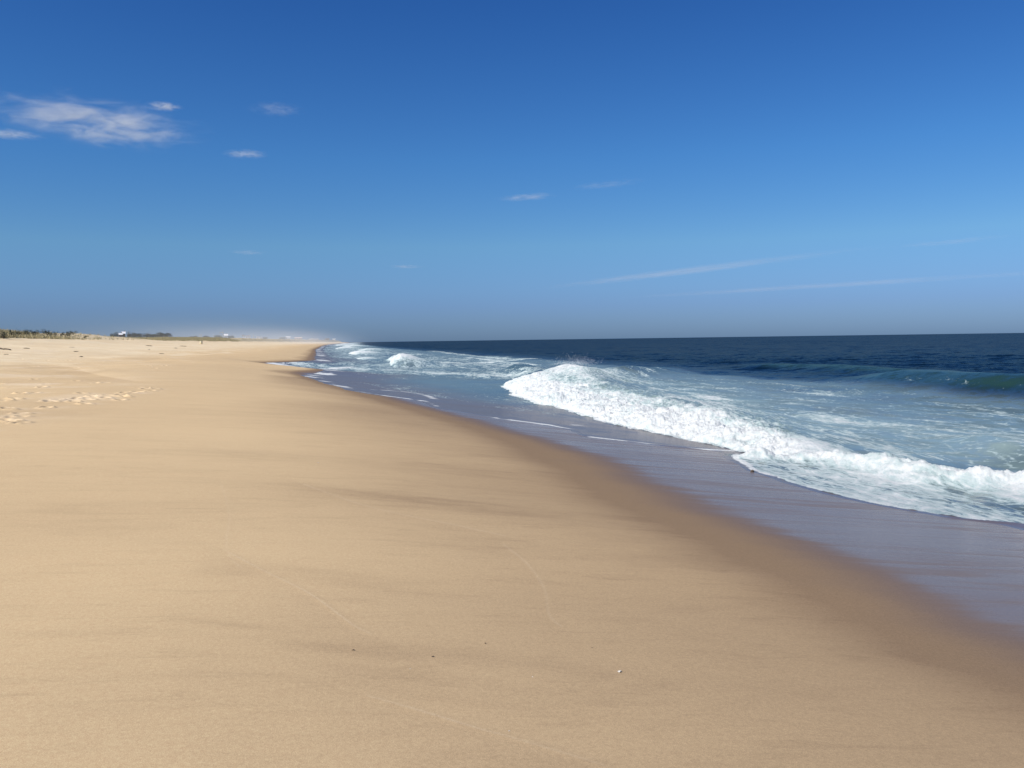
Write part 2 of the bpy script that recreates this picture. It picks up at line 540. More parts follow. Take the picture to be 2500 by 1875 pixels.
# swash lines left by earlier waves: thin, slightly raised, paler
for pts, w, s in (([(560, 1350), (640, 1392), (760, 1452), (860, 1525), (905, 1548)], .012, 1.0),
                  ([(900, 1700), (1000, 1728), (1130, 1768), (1260, 1805), (1400, 1846), (1480, 1872)], .012, 1.1),
                  ([(740, 1182), (860, 1225), (960, 1252), (1100, 1280), (1230, 1308)], .03, .8),
                  ([(1230, 1330), (1290, 1380), (1330, 1440), (1340, 1500), (1370, 1530)], .02, .55),
                  ([(540, 1180), (560, 1260), (552, 1340), (590, 1390)], .02, .35),
                  ([(860, 1112), (1000, 1122), (1150, 1117), (1320, 1120)], .05, -.7)):
    L = world_line(pts)
    d = poly_dist(X, Y, L, 2.5)
    ad = np.abs(d)
    wob = .6 + .8 * np.clip(noise(X, Y, .5, 5) * .5 + .5, 0, 1)
    line_a += .40 * np.maximum(s, 0) * np.exp(-(ad / (w * .35 + RD * .0006)) ** 2) * wob
    Z = Z + abs(s) * .0015 * np.exp(-(ad / (w * 1.5 + .01)) ** 2)
    side = np.where(s > 0, -d, d)
    patch_a += .2 * abs(s) * np.exp(-np.clip(np.abs(side), 0, None) / .45) * (side > 0) * (ad < 2.4)
# damp patches
for u, v, a, b, s in ((1010, 1220, 1.6, .45, .9), (1180, 1150, 2.0, .7, .3), (640, 1110, 2.4, .8, .35), (870, 1590, .55, .10, .5), (1010, 1650, .7, .10, .4),
                      (560, 1525, .35, .05, .5), (900, 1430, .5, .12, .35), (1150, 1600, .8, .12, .35), (1060, 1700, .6, .10, .3), (820, 1400, .5, .08, .3)):
    h = on_sand(u, v)
    if not h: continue
    e = (X - h[0]) * r0[0] + (Y - h[1]) * r0[1]; g = (X - h[0]) * math.sin(HEAD) + (Y - h[1]) * math.cos(HEAD)
    patch_a += s * np.exp(-(e / a) ** 2 - ((g + .1 * e) / b) ** 2) * (.7 + .6 * fbm(e, g * 4, .5, 3, 3))
# old berm edges on the left: sand drops a little towards the viewer and is darker in front of them
for pts, hgt, ps, wd in (([(-260, 900), (-60, 892), (90, 889), (165, 893), (205, 904), (240, 913), (300, 923), (370, 934), (420, 942)], .10, .55, 2.0),
                         ([(70, 1030), (130, 1022), (185, 1014), (260, 1009), (380, 1006), (520, 1008)], .03, .4, 1.0)):
    L = world_line(pts, 4)
    d = poly_dist(X, Y, L, 9)
    near = np.abs(d) < 50
    # side nearer the viewer
    mid = L[len(L) // 2]; dm_ = poly_dist(np.array([mid[0] * .93]), np.array([mid[1] * .93]), L, 9)
    sg = np.sign(dm_[0]) if abs(dm_[0]) < 50 else 1
    dd = d * sg
    ex_, ey_ = L[-1][0] - L[-5][0], L[-1][1] - L[-5][1]; el_ = math.hypot(ex_, ey_)
    ef = 1 - sst(-8, -.5, ((X - L[-1][0]) * ex_ + (Y - L[-1][1]) * ey_) / el_)
    fade = np.where(near, np.clip(1 - np.abs(d) / 8, 0, 1), 0) * ef
    Z = Z - hgt * sst(-1.2, 1.2, np.where(near, dd, -9)) * fade
    patch_a += ps * sst(-.1, .2, np.where(near, dd, -9)) * np.exp(-np.clip(dd, 0, None) / wd) * near * ef
    dry_a = np.where(near, dry_a * (1 - .5 * sst(-.2, .3, dd) * fade) + .12 * np.exp(-(np.clip(-dd, 0, 9) / 3.)) * (dd < 0) * (ps > .5) * ef, dry_a)
dry_a = np.clip(dry_a, 0, 1)
# footprints and scuffed dry sand
fp = [(75, 930), (85, 955), (53, 962), (40, 972), (8, 985), (115, 938), (118, 982), (112, 994), (145, 980), (56, 1010), (62, 1014), (20, 1000), (30, 1028),
      (180, 930), (235, 932), (253, 935), (188, 972), (184, 982), (214, 974), (215, 985), (240, 968), (285, 978), (288, 965), (330, 942), (345, 950),
      (372, 951), (385, 952), (337, 956), (300, 962), (318, 958), (95, 943), (20, 1020), (8, 1026), (50, 1030), (262, 962), (255, 974), (310, 972), (200, 962)]
for q in range(45):
    fp.append((random.uniform(-500, 20), random.uniform(930, 1060)))
for q in range(26):
    fp.append((random.uniform(60, 420), random.uniform(868, 900)))
for i, (u, v) in enumerate(fp):
    h = on_sand(u + random.gauss(0, 5), v + random.gauss(0, 2.5))
    if not h: continue
    m = np.nonzero((np.abs(X - h[0]) < 1.0) & (np.abs(Y - h[1]) < 1.2))[0]
    if not len(m): continue
    th_ = random.uniform(-.5, .5) + .5
    e = (X[m] - h[0]) * math.cos(th_) + (Y[m] - h[1]) * math.sin(th_); g = -(X[m] - h[0]) * math.sin(th_) + (Y[m] - h[1]) * math.cos(th_)
    dpt = random.uniform(.05, .11)
    pit = np.exp(-((e / .075) ** 2 + (g / .15) ** 2) ** 1.5)
    rim = np.exp(-((np.hypot(e / .16, g / .26) - 1) / .35) ** 2)
    Z[m] += -dpt * pit + .3 * dpt * rim * (1 + .8 * noise(X[m], Y[m], .12, i))
    scuff_a[m] += np.clip(random.uniform(.15, .6) * np.exp(-(((e - .16) / random.uniform(.16, .34)) ** 2 + (g / random.uniform(.2, .5)) ** 2)) * (1.1 + 1.0 * noise(X[m], Y[m], .2, i)), 0, 1)
scuff_a += .75 * sst(.05, .5, fbm(X, Y * .6, 1.8, 5, 11)) * sst(8, 12, -XP) * (1 - .5 * sst(30, 40, -XP)) * sst(-.3, .3, fbm(X, Y, 7, 2, 14))
patch_a += .45 * sst(.1, .5, fbm(X, Y * .5, 3.4, 4, 63)) * sst(8, 13, -XP) * (1 - .6 * sst(26, 38, -XP))
Z += .035 * sst(9, 14, -XP) * fbm(X, Y, 1.4, 4, 15)
sand_attr = dict(damp=damp_a, wet=wet_a, dry=dry_a, swash_line=line_a, patch=patch_a, scuff=np.clip(scuff_a, 0, 1), grassy=grassy_a)
V = np.stack([X, Y, Z], 1)
V2, F2, A2 = compact(V, F, (XP < 45) & (X > -9000), sand_attr)
sand = mesh_obj('beach', V2, F2, M_SAND, smooth=True, attrs=A2)
tag(sand, kind='structure')

# ------------------------------------------------------------------ the sea
edge_px = [(2500, 1282), (2351, 1268), (2206, 1243), (2062, 1217), (1935, 1181), (1837, 1149), (1792, 1120), (1784, 1103), (1650, 1092),
           (1534, 1078), (1438, 1067), (1400, 1050), (1334, 1037), (1240, 1025), (1128, 1005), (1068, 997), (1030, 979), (993, 974), (911, 963),
           (847, 952), (830, 944), (792, 936), (770, 926), (738, 916)]
EP = []
for u, v in edge_px:
    h = on_sand(u, v)
    EP.append((h[1], h[0]))
EP += [(-400, 15), (-20, 13.5), (2, 11.0), (75, .3), (89, -3.5), (102, -6.7), (105, -6.7), (110, -3.2), (118, -.9), (140, -1.3), (176, -1.4), (290, -2.6), (600, -.8), (30000, -.8)]
EP.sort()


def edge_x(y):
    return tab(EP, y, np.clip(.012 * np.abs(y), .05, 4)) + c_far(y) + .10 * noise(y, y * 0, 1.3, 1) + .05 * noise(y, y * 0, .35, 2)


def plane_tab(pts, z):
    o = []
    for u, v in pts:
        x, y = on_plane(u, v, z); o.append((y, x))
    return sorted(o)


FRONT = plane_tab([(1227, 938), (1262, 955), (1342, 984), (1420, 1006), (1496, 1026), (1611, 1049), (1726, 1074), (1800, 1093)], .22)
BACK = plane_tab([(1500, 914), (1560, 925), (1650, 940), (1746, 957), (1810, 975), (1935, 996)], .35)
CREST2 = plane_tab([(1808, 1092), (1935, 1092), (2025, 1096), (2134, 1109), (2242, 1124), (2351, 1141), (2500, 1140)], .5)

rw = np.concatenate([np.geomspace(2.5, 9, 60)[:-1], np.geomspace(9, 130, 1000)[:-1], np.geomspace(130, 900, 330)[:-1], np.geomspace(900, 42000, 130)])
X, Y, F = polar((HEAD - R(20), HEAD + R(36)), 1300, 120, rw)
XP = xprime(X, Y)
keep = (XP > -7)
X0, Y0 = X, Y
RD = np.hypot(X, Y)
SZ = sand_z(X, Y)
E = edge_x(Y)
din = X - E                                     # metres seaward of the water's edge
XF = X - c_far(Y)
level = .10 + .04 * noise(X, Y, 6, 2)
film_h = SZ + .006 + .012 * sst(0, 1.2, din) - .03 * (1 - sst(-.5, .0, din))
base = np.maximum(film_h, level) + .03 * np.exp(-((film_h - level) / .12) ** 2)
base = np.where(din < -.6, SZ - .09, base)
offs = sst(24, 60, XF)                          # open sea
surf = sst(9, 14, XF)
# open water waves
wv = np.zeros_like(X)
for wl_, am, an, ph in ((38, .16, -.10, 0), (23, .13, .12, 1.2), (14, .09, -.35, 2.2), (8.5, .06, .42, .4), (5.3, .045, -.6, 3.1), (3.6, .03, .75, 4.2), (2.3, .018, -.2, 1.1)):
    q = 2 * math.pi / wl_
    wv += am * .55 * (1 - 2 * np.abs(np.sin(.5 * (q * (X * math.cos(an) + Y * math.sin(an)) + ph + 2.2 * fbm(X, Y, wl_ * 3, 2, int(wl_)))))) * (.65 + .6 * noise(X, Y, wl_ * 2.7, int(wl_) + 3))
wv = wv + .20 * fbm(X, Y, 3.6, 5, 21, .6) + .10 * fbm(X, Y, 1.1, 3, 22)
near_w = .045 * fbm(X * 1.4, Y * .6, 2.6, 4, 23) + .05 * fbm(X * 1.3, Y * .4, 8, 2, 24)
Wz = base + surf * (near_w * 1.8) * (1 - offs) + offs * wv * (1 - sst(70, 260, RD))
# unbroken swells standing up further out
def ridge(x0f, y0, y1, soft, amp, wf, wb):
    """a wave whose crest runs along x = x0f(y); steep side landward"""
    xc = x0f(Y) + .5 * noise(X * 0, Y, 9, 2)
    d = X - xc
    env = sst(y0 - soft, y0 + soft, Y) * (1 - sst(y1 - soft, y1 + soft, Y))
    return amp * env * np.where(d < 0, np.exp(-(d / wf) ** 2), np.exp(-(d / wb) ** 2)), d, env
h1, _, _ = ridge(lambda y: 33.5 + .05 * (y - 38), 6, 47, 6, 1.0, 2.6, 4.4)
h2, _, _ = ridge(lambda y: 41 + .05 * (y - 60), 40, 76, 9, .50, 2.4, 4.6)
h3, _, _ = ridge(lambda y: 22 + .62 * (y - 59), 56, 70, 4, .62, 1.6, 3.4)
h4, _, _ = ridge(lambda y: 30 + .02 * (y - 100), 95, 150, 14, .25, 2.2, 4.6)
h5, d5, e5 = ridge(lambda y: 15.6 + .16 * (y - 62), 60, 84, 4, .62, 1.2, 2.6)
h6, d6, e6 = ridge(lambda y: 16.4 + .35 * (y - 17.5), 13.5, 19.5, 1.6, .32, .8, 1.6)
Wz = Wz + h1 + h2 + h3 + h4 + h5 + h6
# foam ---------------------------------------------------------------------
foam = np.zeros_like(X); thick = np.zeros_like(X)
lump = fbm(X, Y, 1.1, 6, 31, .68); lump2 = np.abs(fbm(X, Y, .55, 5, 33, .66))
jag = .55 * fbm(X * .3, Y, 2.4, 4, 35, .6)
# main breaker
xf = tab(FRONT, Y, .6) + jag
yb0, yb1 = FRONT[0][0], FRONT[-1][0]
yfade = sst(16.2, 18.4, Y + .3 * np.clip(X - 11, 0, 6)) * (1 - sst(yb1 - .8, yb1 + 1.5, Y - .55 * np.clip(X - 12.5, 0, 12)))
xc = tab([(18, 11.6), (25, 12.4), (40, 13.6), (48, 14.8), (54, 15.6), (57, 18), (60, 21), (68, 27)], Y, 1.5)
hc = tab([(16, .22), (19, .36), (25, .55), (34, .66), (42, .85), (48, 1.18), (53, 1.25), (57, .95), (62, .6), (70, 0)], Y, 1.5)
hc = hc * (1 + .20 * fbm(X * .2, Y, 1.5, 4, 62, .6))
t = (X - xf) / np.maximum(xc - xf, .5)
bore = np.where(t < 0, 0, np.where(t < 1, np.clip(t, 0, 1) ** .55, np.exp(-((X - xc) / (2.0 + .5 * hc)) ** 2) * .75 + .25 * np.exp(-(X - xc) / 6)))
Wz = Wz + yfade * hc * bore
xb = tab(BACK + [(60, 19.5), (66, 21)], Y, 1) + 1.2 * fbm(X * .5, Y, 3, 3, 37)
cov = np.where(X < xf - .22, 0, 1 - .56 * sst(0, .42, (X - xf - 1.0) / np.maximum(xb - xf - 1.4, .5)) + .36 * fbm(X * 1.5, Y * .4, 2.0, 4, 52) * sst(1.0, 2.2, X - xf) - .75 * sst(-1.2, 2.6, X - xb))
cov1 = np.clip(cov * (1 - sst(.8, 2.2, X - xf) * (1 - .5 - .5 * sst(20, 27, Y))), 0, 1) * yfade
trail = .62 * yfade * sst(xf + 1, xf + 3, X) * (1 - sst(0, 8, X - xb)) * (.8 + .5 * fbm(X, Y * .5, 4, 3, 53))
foam = np.maximum(foam, np.maximum(cov1, trail * .62))
thick = np.maximum(thick, np.clip(cov1 + trail, 0, 1))
q1 = (X - 10.9) - (Y - 18.5) * .62
side1 = 1 - sst(-.4, 1.0, q1) * (1 - sst(30, 36, Y))
cov1 = cov1 * (.28 + .72 * side1)
solid1 = side1 * np.where(X > xf, np.exp(-np.clip(X - xf - 1.4, 0, None) / 1.8), 0) * yfade
# crest foam of the high part
foam = np.maximum(foam, .95 * yfade * sst(44, 50, Y) * np.exp(-((X - xc) / 1.8) ** 2))
# second, nearer breaker with its sheet of foam running up the sand
x2 = tab(CREST2 + [(-30, 24), (2, 15.5)], Y, .5) + .22 * fbm(X * .3, Y, 1.6, 4, 39, .6)
y2 = 1 - sst(18.2, 19.6, Y - .10 * (X - 10))
d2 = X - x2
prof2 = np.where(d2 < 0, np.exp(-(d2 / .42) ** 2) * .75 + .25 * sst(-2.2, 0, d2), np.exp(-(d2 / .8) ** 2))
h2_ = tab([(-5, .5), (10, .45), (14, .38), (17, .38), (18.5, .42)], Y, .6) * (.8 + .35 * noise(X * 0, Y, 1.7, 6))
Wz = Wz + y2 * h2_ * prof2 * sst(0, .8, din)
sheet = y2 * sst(-.02, .06, din) * (1 - sst(-.1, .5, d2))
cov2 = sheet * (.60 + .14 * noise(X, Y, 1.8, 4) + .30 * np.exp(-(d2 / .55) ** 2) + .22 * np.exp(-(din / .12) ** 2))
cov2 = np.maximum(cov2, y2 * np.exp(-(np.clip(d2, 0, 9) / .55) ** 2) * (d2 > 0) * .9)
tr2 = y2 * np.exp(-np.clip(d2, 0, None) / 4) * (d2 > 0) * .30
foam = np.maximum(foam, np.maximum(cov2, tr2)); thick = np.maximum(thick, np.maximum(cov2 * .6, tr2))
solid2 = y2 * np.exp(-(d2 / .55) ** 2) * sst(0, .5, din)
# third breaker further along, and the bores beyond it
def bore_at(yc, ln, x_f, h, dep, seed, tail=0.0):
    global Wz, foam, thick
    xf_ = x_f + .018 * (Y - yc) ** 2 / max(ln, 1) + (.8 * noise(X * 0, Y, 5 + ln * .1, seed))
    env = np.clip(1 - ((Y - yc) / ln) ** 2, 0, 1) ** 1.1 * (.8 + .35 * noise(X * 0, Y, ln * .22, seed + 1))
    d = X - xf_
    Wz = Wz + env * h * np.where(d < 0, 0, np.where(d < dep * .35, np.clip(d / (dep * .35), 0, 1) ** .6, np.exp(-((d - dep * .35) / dep) ** 2)))
    c_ = env * np.where(d < 0, 0, 1 - sst(dep * .4, dep * 2.0, d))
    foam = np.maximum(foam, np.clip(c_, 0, 1)); thick = np.maximum(thick, np.clip(c_ * 1.1, 0, 1))
    return env * np.where(d > 0, np.exp(-d / dep), 0)
s3 = bore_at(108, 11, 8.6, 1.55, 3.6, 3)
s3 = np.maximum(s3, bore_at(129, 9, 9.5, 1.2, 3.2, 5))
s3 = np.maximum(s3, bore_at(150, 12, 6.0, .4, 3.0, 8) * .8)
s3 = np.maximum(s3, bore_at(215, 26, 7.0, .7, 6, 2))
s3 = np.maximum(s3, bore_at(300, 40, 12.0, 1.0, 8, 4))
s3 = np.maximum(s3, bore_at(410, 50, 6.0, .8, 9, 6))
s3 = np.maximum(s3, bore_at(560, 90, 13.0, 1.3, 12, 7))
for q in range(16):
    s3 = np.maximum(s3, bore_at(650 + 170 * q, 90 + 6 * q, float(c_far(np.array([650. + 170 * q]))[0]) + 5 + 9 * random.random(), 1.1, 14 + q, q))
# foam laced over the wash between the beach and the breakers
XE = X - E
wash = sst(55, 90, Y) * sst(.5, 4, XE) * (1 - sst(20, 30, XF))
foam = np.maximum(foam, wash * (.33 + .22 * fbm(X * 1.2, Y * .4, 9, 3, 41)))
foam = np.maximum(foam, sst(130, 170, Y) * sst(.5, 3, XE) * (1 - sst(16, 26, XF)) * (.34 + .3 * fbm(X, Y * .3, 14, 3, 42)))
foam = np.maximum(foam, sst(22, 40, Y) * (1 - sst(56, 60, Y)) * sst(1.5, 4, XE) * (X < xf) * (.17 + .18 * fbm(X, Y * .35, 5, 3, 43)))
zone = sst(13, 17, XF) * (1 - sst(26, 31, XF + 1.5 * noise(X, Y, 12, 3)))
foam = np.maximum(foam, zone * (.17 + .22 * fbm(X * 1.4, Y * .35, 6, 4, 44)))
foam = np.maximum(foam, e5 * np.exp(-((d5 + 2.2) / .7) ** 2) * .42)
foam = np.maximum(foam, e6 * np.exp(-(d6 / .7) ** 2) * .42)
foam = np.maximum(foam, (1 - sst(56, 62, Y)) * sst(27, 30, XF) * .0)
for pts, wd, s in (([(735, 893), (860, 897), (1000, 905), (1120, 909), (1260, 915)], 4.5, .56), ([(1040, 884), (1155, 884), (1240, 878), (1330, 876)], 2.2, .75), ([(1000, 888), (1120, 893), (1240, 903)], 2.5, .4)):
    L = [on_plane(u, v, .25) for u, v in smooth_px(pts, 4)]
    d = np.abs(poly_dist(X, Y, L, 14))
    foam = np.maximum(foam, s * np.exp(-(d / wd) ** 2) * (.95 + .5 * fbm(X, Y * .5, 3, 3, 55)))
# long foam lines behind the swells
for x0f, ya, yb, wd, s in ((lambda y: 24.2 + .02 * (y - 100), 96, 150, 1.6, .62), (lambda y: 28.5 + .03 * (y - 150), 118, 260, 2.0, .5), (lambda y: 20 + .03 * (y - 70), 66, 92, .9, .48),
                           (lambda y: 26.5 + .07 * (y - 66), 62, 72, .5, .5), (lambda y: 31.6 - .10 * (y - 36), 30, 40, .35, .20)):
    d = X - x0f(Y) - .5 * noise(X * 0, Y, 7, 2)
    foam = np.maximum(foam, s * np.exp(-(d / wd) ** 2) * sst(ya - 4, ya + 4, Y) * (1 - sst(yb - 6, yb + 6, Y)))
turb = (1 - sst(28.5, 31.5, XF + .9 * fbm(X, Y, 9, 3, 45) - .04 * np.clip(Y - 100, 0, 200) * 0)) * sst(.5, 5, XE)
turb = np.clip(turb * (1 - .45 * sst(.0, .8, h1 + h5 * .9 + h3)), 0, 1)
green = np.clip(.9 * sst(.15, .6, h1 + h2 * 1.2 + h3 * .8), 0, 1) * (1 - .5 * turb)
green = np.maximum(green, .5 * sst(.2, .5, h5))
shallow = 1 - sst(3.0, 10.0, XE)
shallow = np.clip(shallow * (1 - sst(.15, .5, foam)) * (1 - y2 * sst(-.2, .4, d2)) * (1 - yfade * sst(-.4, .1, X - xf)) * (1 - .6 * h5), 0, 1)
chop = np.clip(.10 + .35 * surf + .7 * offs, 0, 1)
# thin bright lines: the water's edge and older swash edges on the film
LW = np.clip(.03 + RD ** 2 / 4600, .04, 1.5)
film = 1.1 * np.exp(-((din - .5 * LW) / LW) ** 2) * np.clip(.35 + .9 * noise(X * 0, Y, 2.3, 9) + .3 * noise(X, Y, .3, 2), 0, 1) * (din > -.1)
for pts, s in (([(651, 886), (694, 892), (748, 898), (795, 903)], 1.0), ([(803, 902), (857, 904)], 1.1), ([(911, 952), (985, 957), (1040, 966), (1062, 976)], .7), ([(1400, 1039), (1420, 1040), (1442, 1042)], 1.0),
               ([(1658, 1078), (1680, 1080), (1702, 1079)], 1.0), ([(1330, 1037), (1240, 1026), (1150, 1012)], .9), ([(1438, 1067), (1534, 1078), (1650, 1092), (1784, 1103)], 1.0)):
    L = world_line(pts, 5)
    d = np.abs(poly_dist(X, Y, L, 4))
    film += s * np.exp(-(d / LW) ** 2) * np.clip(.7 + .6 * noise(X, Y, .6, 5), 0, 1)
film = np.clip(film, 0, 1)
solid = np.clip(np.maximum(np.maximum(solid1, solid2), s3), 0, 1)
amp = np.clip(cov1 * .4 + solid * .8, 0, 1)
Wz = Wz + amp * (.26 * lump + .12 * (.4 - lump2)) + solid * .05 * fbm(X, Y, .28, 2, 46) + .04 * cov2 * fbm(X, Y, .35, 3, 47) + .03 * sst(.3, .6, foam) * fbm(X, Y, .8, 3, 48)
foam = np.clip(foam, 0, 1)
foam = np.where(din < -.02, 0, foam)
Wz = np.maximum(Wz, np.where(din > 0, SZ + .012, -99))
far = sst(350, 700, RD) * sst(30, 60, XF)
Wz = Wz * (1 - far) + .1 * far
V = np.stack([X, Y, Wz], 1)
V2, F2, A2 = compact(V, F, keep, dict(foam=foam, turbid=turb, shallow=shallow, thick=thick, film=film, chop=chop, green=green))
sea = mesh_obj('sea', V2, F2, M_SEA, smooth=True, attrs=A2)
tag(sea, kind='structure')

# ------------------------------------------------------------------ things on the beach and beyond
def leaf_cloud(n, rx, ry, h, size, seed, zlo=.15):
    g = np.random.default_rng(seed)
    # several lobes, leaves scattered through the volume and thicker at the rim of each lobe
    nl = 6
    lc = np.stack([g.uniform(-.6, .6, nl) * rx, g.uniform(-.6, .6, nl) * ry, g.uniform(.35, .72, nl) * h], 1)
    lr = g.uniform(.32, .55, nl)
    li = g.integers(0, nl, n)
    d = g.normal(size=(n, 3)); d /= np.linalg.norm(d, axis=1)[:, None]
    rad = g.uniform(.3, 1.1, n) ** .6
    P = lc[li] + d * rad[:, None] * lr[li][:, None] * np.array([rx, ry, h * .8])
    P[:, 2] = np.clip(P[:, 2], zlo * h, None)
    a = g.normal(size=(n, 3)); a /= np.linalg.norm(a, axis=1)[:, None]
    b = np.cross(a, g.normal(size=(n, 3))); b /= np.linalg.norm(b, axis=1)[:, None]
    sz_ = size * g.uniform(.6, 1.4, n)[:, None]
    Vv = np.stack([P - a * sz_, P + b * sz_ * .6, P + a * sz_, P - b * sz_ * .6], 1).reshape(-1, 3)
    Ff = np.arange(4 * n).reshape(n, 4)
    return Vv, Ff


def woody(name, x, y, rx, ry, h, n, size, label, cat, group, seed, kindmat=None):
    r = empty(name, (x, y, sz(x, y) - .03))
    tag(r, label, cat, group)
    m = MB()
    g = random.Random(seed)
    for q in range(4):
        a = g.random() * 6.28; l = g.uniform(.2, .5)
        m.tube([(0, 0, 0), (l * .3 * rx * math.cos(a), l * .3 * ry * math.sin(a), .25 * h), (l * rx * math.cos(a), l * ry * math.sin(a), .62 * h)], [.05 * h, .035 * h, .012 * h], 6)
    m.build('trunk', M_BARK, r)
    Vv, Ff = leaf_cloud(n, rx, ry, h, size, seed)
    mesh_obj('crown', Vv, Ff, kindmat or M_LEAF, r)
    return r


def at_dist(u, D):
    d = ray(u, horizon(u)); d = d / np.hypot(d[0], d[1])
    return float(d[0] * D), float(d[1] * D)


def z_at(v, u, D):
    return CAM[2] + D * (horizon(u) - v) / F_PX


# shrubs on the crest of the near dune: (u, v of the top, width in px)
shr = [(9, 802, 9), (29, 803, 6), (43, 801, 7), (56, 802, 9), (70, 803, 9), (81, 809, 6), (90, 808, 6), (107, 809, 9), (117, 811, 6), (126, 809, 8),
       (137, 810, 9), (151, 810, 6), (161, 807, 9), (170, 809, 7), (180, 811, 8)]
ordn = ['first', 'second', 'third', 'fourth', 'fifth', 'sixth', 'seventh', 'eighth', 'ninth', 'tenth', 'eleventh', 'twelfth', 'thirteenth', 'fourteenth', 'last']
for i, (u, vt, wpx) in enumerate(shr):
    D = 118 + .33 * u
    best = None
    for dd in np.linspace(D - 8, D + 22, 40):           # stand it on the highest ground along this line of sight
        x, y = at_dist(u, dd); e = (sz(x, y) - CAM[2]) / dd
        if best is None or e > best[0]: best = (e, dd)
    D = best[1] + .5; x, y = at_dist(u, D)
    h = max(.5, z_at(vt, u, D) - sz(x, y)); wd = wpx / F_PX * D * 1.1; h = min(h, 1.25)
    woody('dune_shrub', x, y, wd, wd, h, 330, .055, 'dark leafless-looking shrub, %s from the left along the grassy dune crest' % ordn[i], 'shrub', 'dark shrubs along the dune crest', 50 + i)
for j, (u, v, h, lab) in enumerate(((208, 827, .7, 'small grey-green bush alone between the grassy dune and the pale sand mound'), (160.6, 826, .30, 'tiny dark bush where the dune grass meets open sand'),
                                    (8, 826, .55, 'small olive bush in the grass at the left edge of the photo'))):
    hh = on_sand(u, v)
    if hh: woody('dune_shrub', hh[0], hh[1], h * .8, h * .8, h, 200, .05, lab, 'shrub', None, 90 + j)

# marram grass on the dunes
g = np.random.default_rng(3)
N = 26000
gy = 85 + 420 * g.random(N) ** 1.5; gx = -46 - 26 * g.random(N) ** 1.3
cl = fbm(gx, gy, 5, 3, 17) + .35 * sst(-50, -60, gx)
bare = (np.abs(gy - 212) < 40) & (g.random(N) > .12)
edge_ok = (xprime(gx, gy) < -45.5)
bare = bare | ((gy > 195) & (gy < 262) & (g.random(N) > .2))
kp = (cl > -.35) & ~bare & edge_ok
gx, gy = gx[kp], gy[kp]; gz = sand_z(gx, gy)
nb_ = 7; n = len(gx)
hgt = (g.uniform(.35, .75, n)[:, None] * g.uniform(.6, 1.1, (n, nb_)))
ang = g.uniform(0, 6.28, (n, nb_)); lean = g.uniform(.1, .5, (n, nb_)) * hgt
bx = gx[:, None] + g.normal(0, .16, (n, nb_)); by = gy[:, None] + g.normal(0, .16, (n, nb_)); bz = np.repeat(gz[:, None], nb_, 1) - .03
wd_ = .022 + .00012 * gy[:, None] + 0 * hgt
fa = ang + 1.57
P0 = np.stack([bx - wd_ * np.cos(fa), by - wd_ * np.sin(fa), bz], -1); P1 = np.stack([bx + wd_ * np.cos(fa), by + wd_ * np.sin(fa), bz], -1)
P2 = np.stack([bx + lean * np.cos(ang), by + lean * np.sin(ang), bz + hgt], -1)
Vg = np.stack([P0, P1, P2], 2).reshape(-1, 3); Fg = np.arange(len(Vg)).reshape(-1, 3)
tag(mesh_obj('dune_grass', Vg, Fg, M_GRASS), 'dry olive and straw coloured grass covering the dunes at the left', 'grass', kind='stuff')

# distant trees and thickets standing on the low land
def thicket(u0, u1, vt, D, label, seed, n=900, col=None):
    uc = (u0 + u1) / 2; x, y = at_dist(uc, D); w = (u1 - u0) / 2 / F_PX * D
    h = max(1.5, z_at(vt, uc, D) - sz(x, y))
    r = empty('tree', (x, y, sz(x, y) - .1)); tag(r, label, 'tree', 'far trees beyond the dunes')
    for q in range(3):
        ox = (q - 1) * w * .45
        MB().tube([(ox, 0, 0), (ox * 1.1, 0, h * .35), (ox * 1.3, .3, h * .75)], [.22, .16, .05], 6).build('trunk', M_BARK, r)
    Vv, Ff = leaf_cloud(n * 2, w * 1.25, max(2.5, w * .8), h * 1.0, max(.18, w * .05), seed, .02)
    mesh_obj('crown', Vv, Ff, M_LEAF, r)
for i, (u0, u1, vt, D, lab) in enumerate((
        (273, 292, 814, 760, 'low grey-green tree left of the far house with white gables'),
        (308, 322, 813, 790, 'brownish tree right beside the far house with white gables'),
        (320, 336, 813, 800, 'hazy round tree between the white-gabled house and the dark bush'),
        (334, 354, 816, 780, 'lower dark green bush left of the big flat-topped tree'),
        (358, 388, 814, 800, 'left half of the big flat-topped grey-green tree clump'),
        (384, 417, 814.5, 800, 'right half of the big flat-topped grey-green tree clump'),
        (464, 480, 821, 1000, 'dim low tree just left of the two thin far poles'),
        (494, 513, 820, 1000, 'dim low rounded tree right of the two thin far poles'),
        (523, 541, 819, 1050, 'hazy boxy tree left of the tallest pole'),
        (557, 574, 820, 1080, 'hazy tree right of the tallest pole behind the small white house'),
        (640, 654, 824, 1300, 'faint low tree right of the long white far house'),
        (681, 698, 823.5, 1500, 'faint grey-green tree left of the farthest cottage group'))):
    thicket(u0, u1, vt, D, lab, 200 + i)

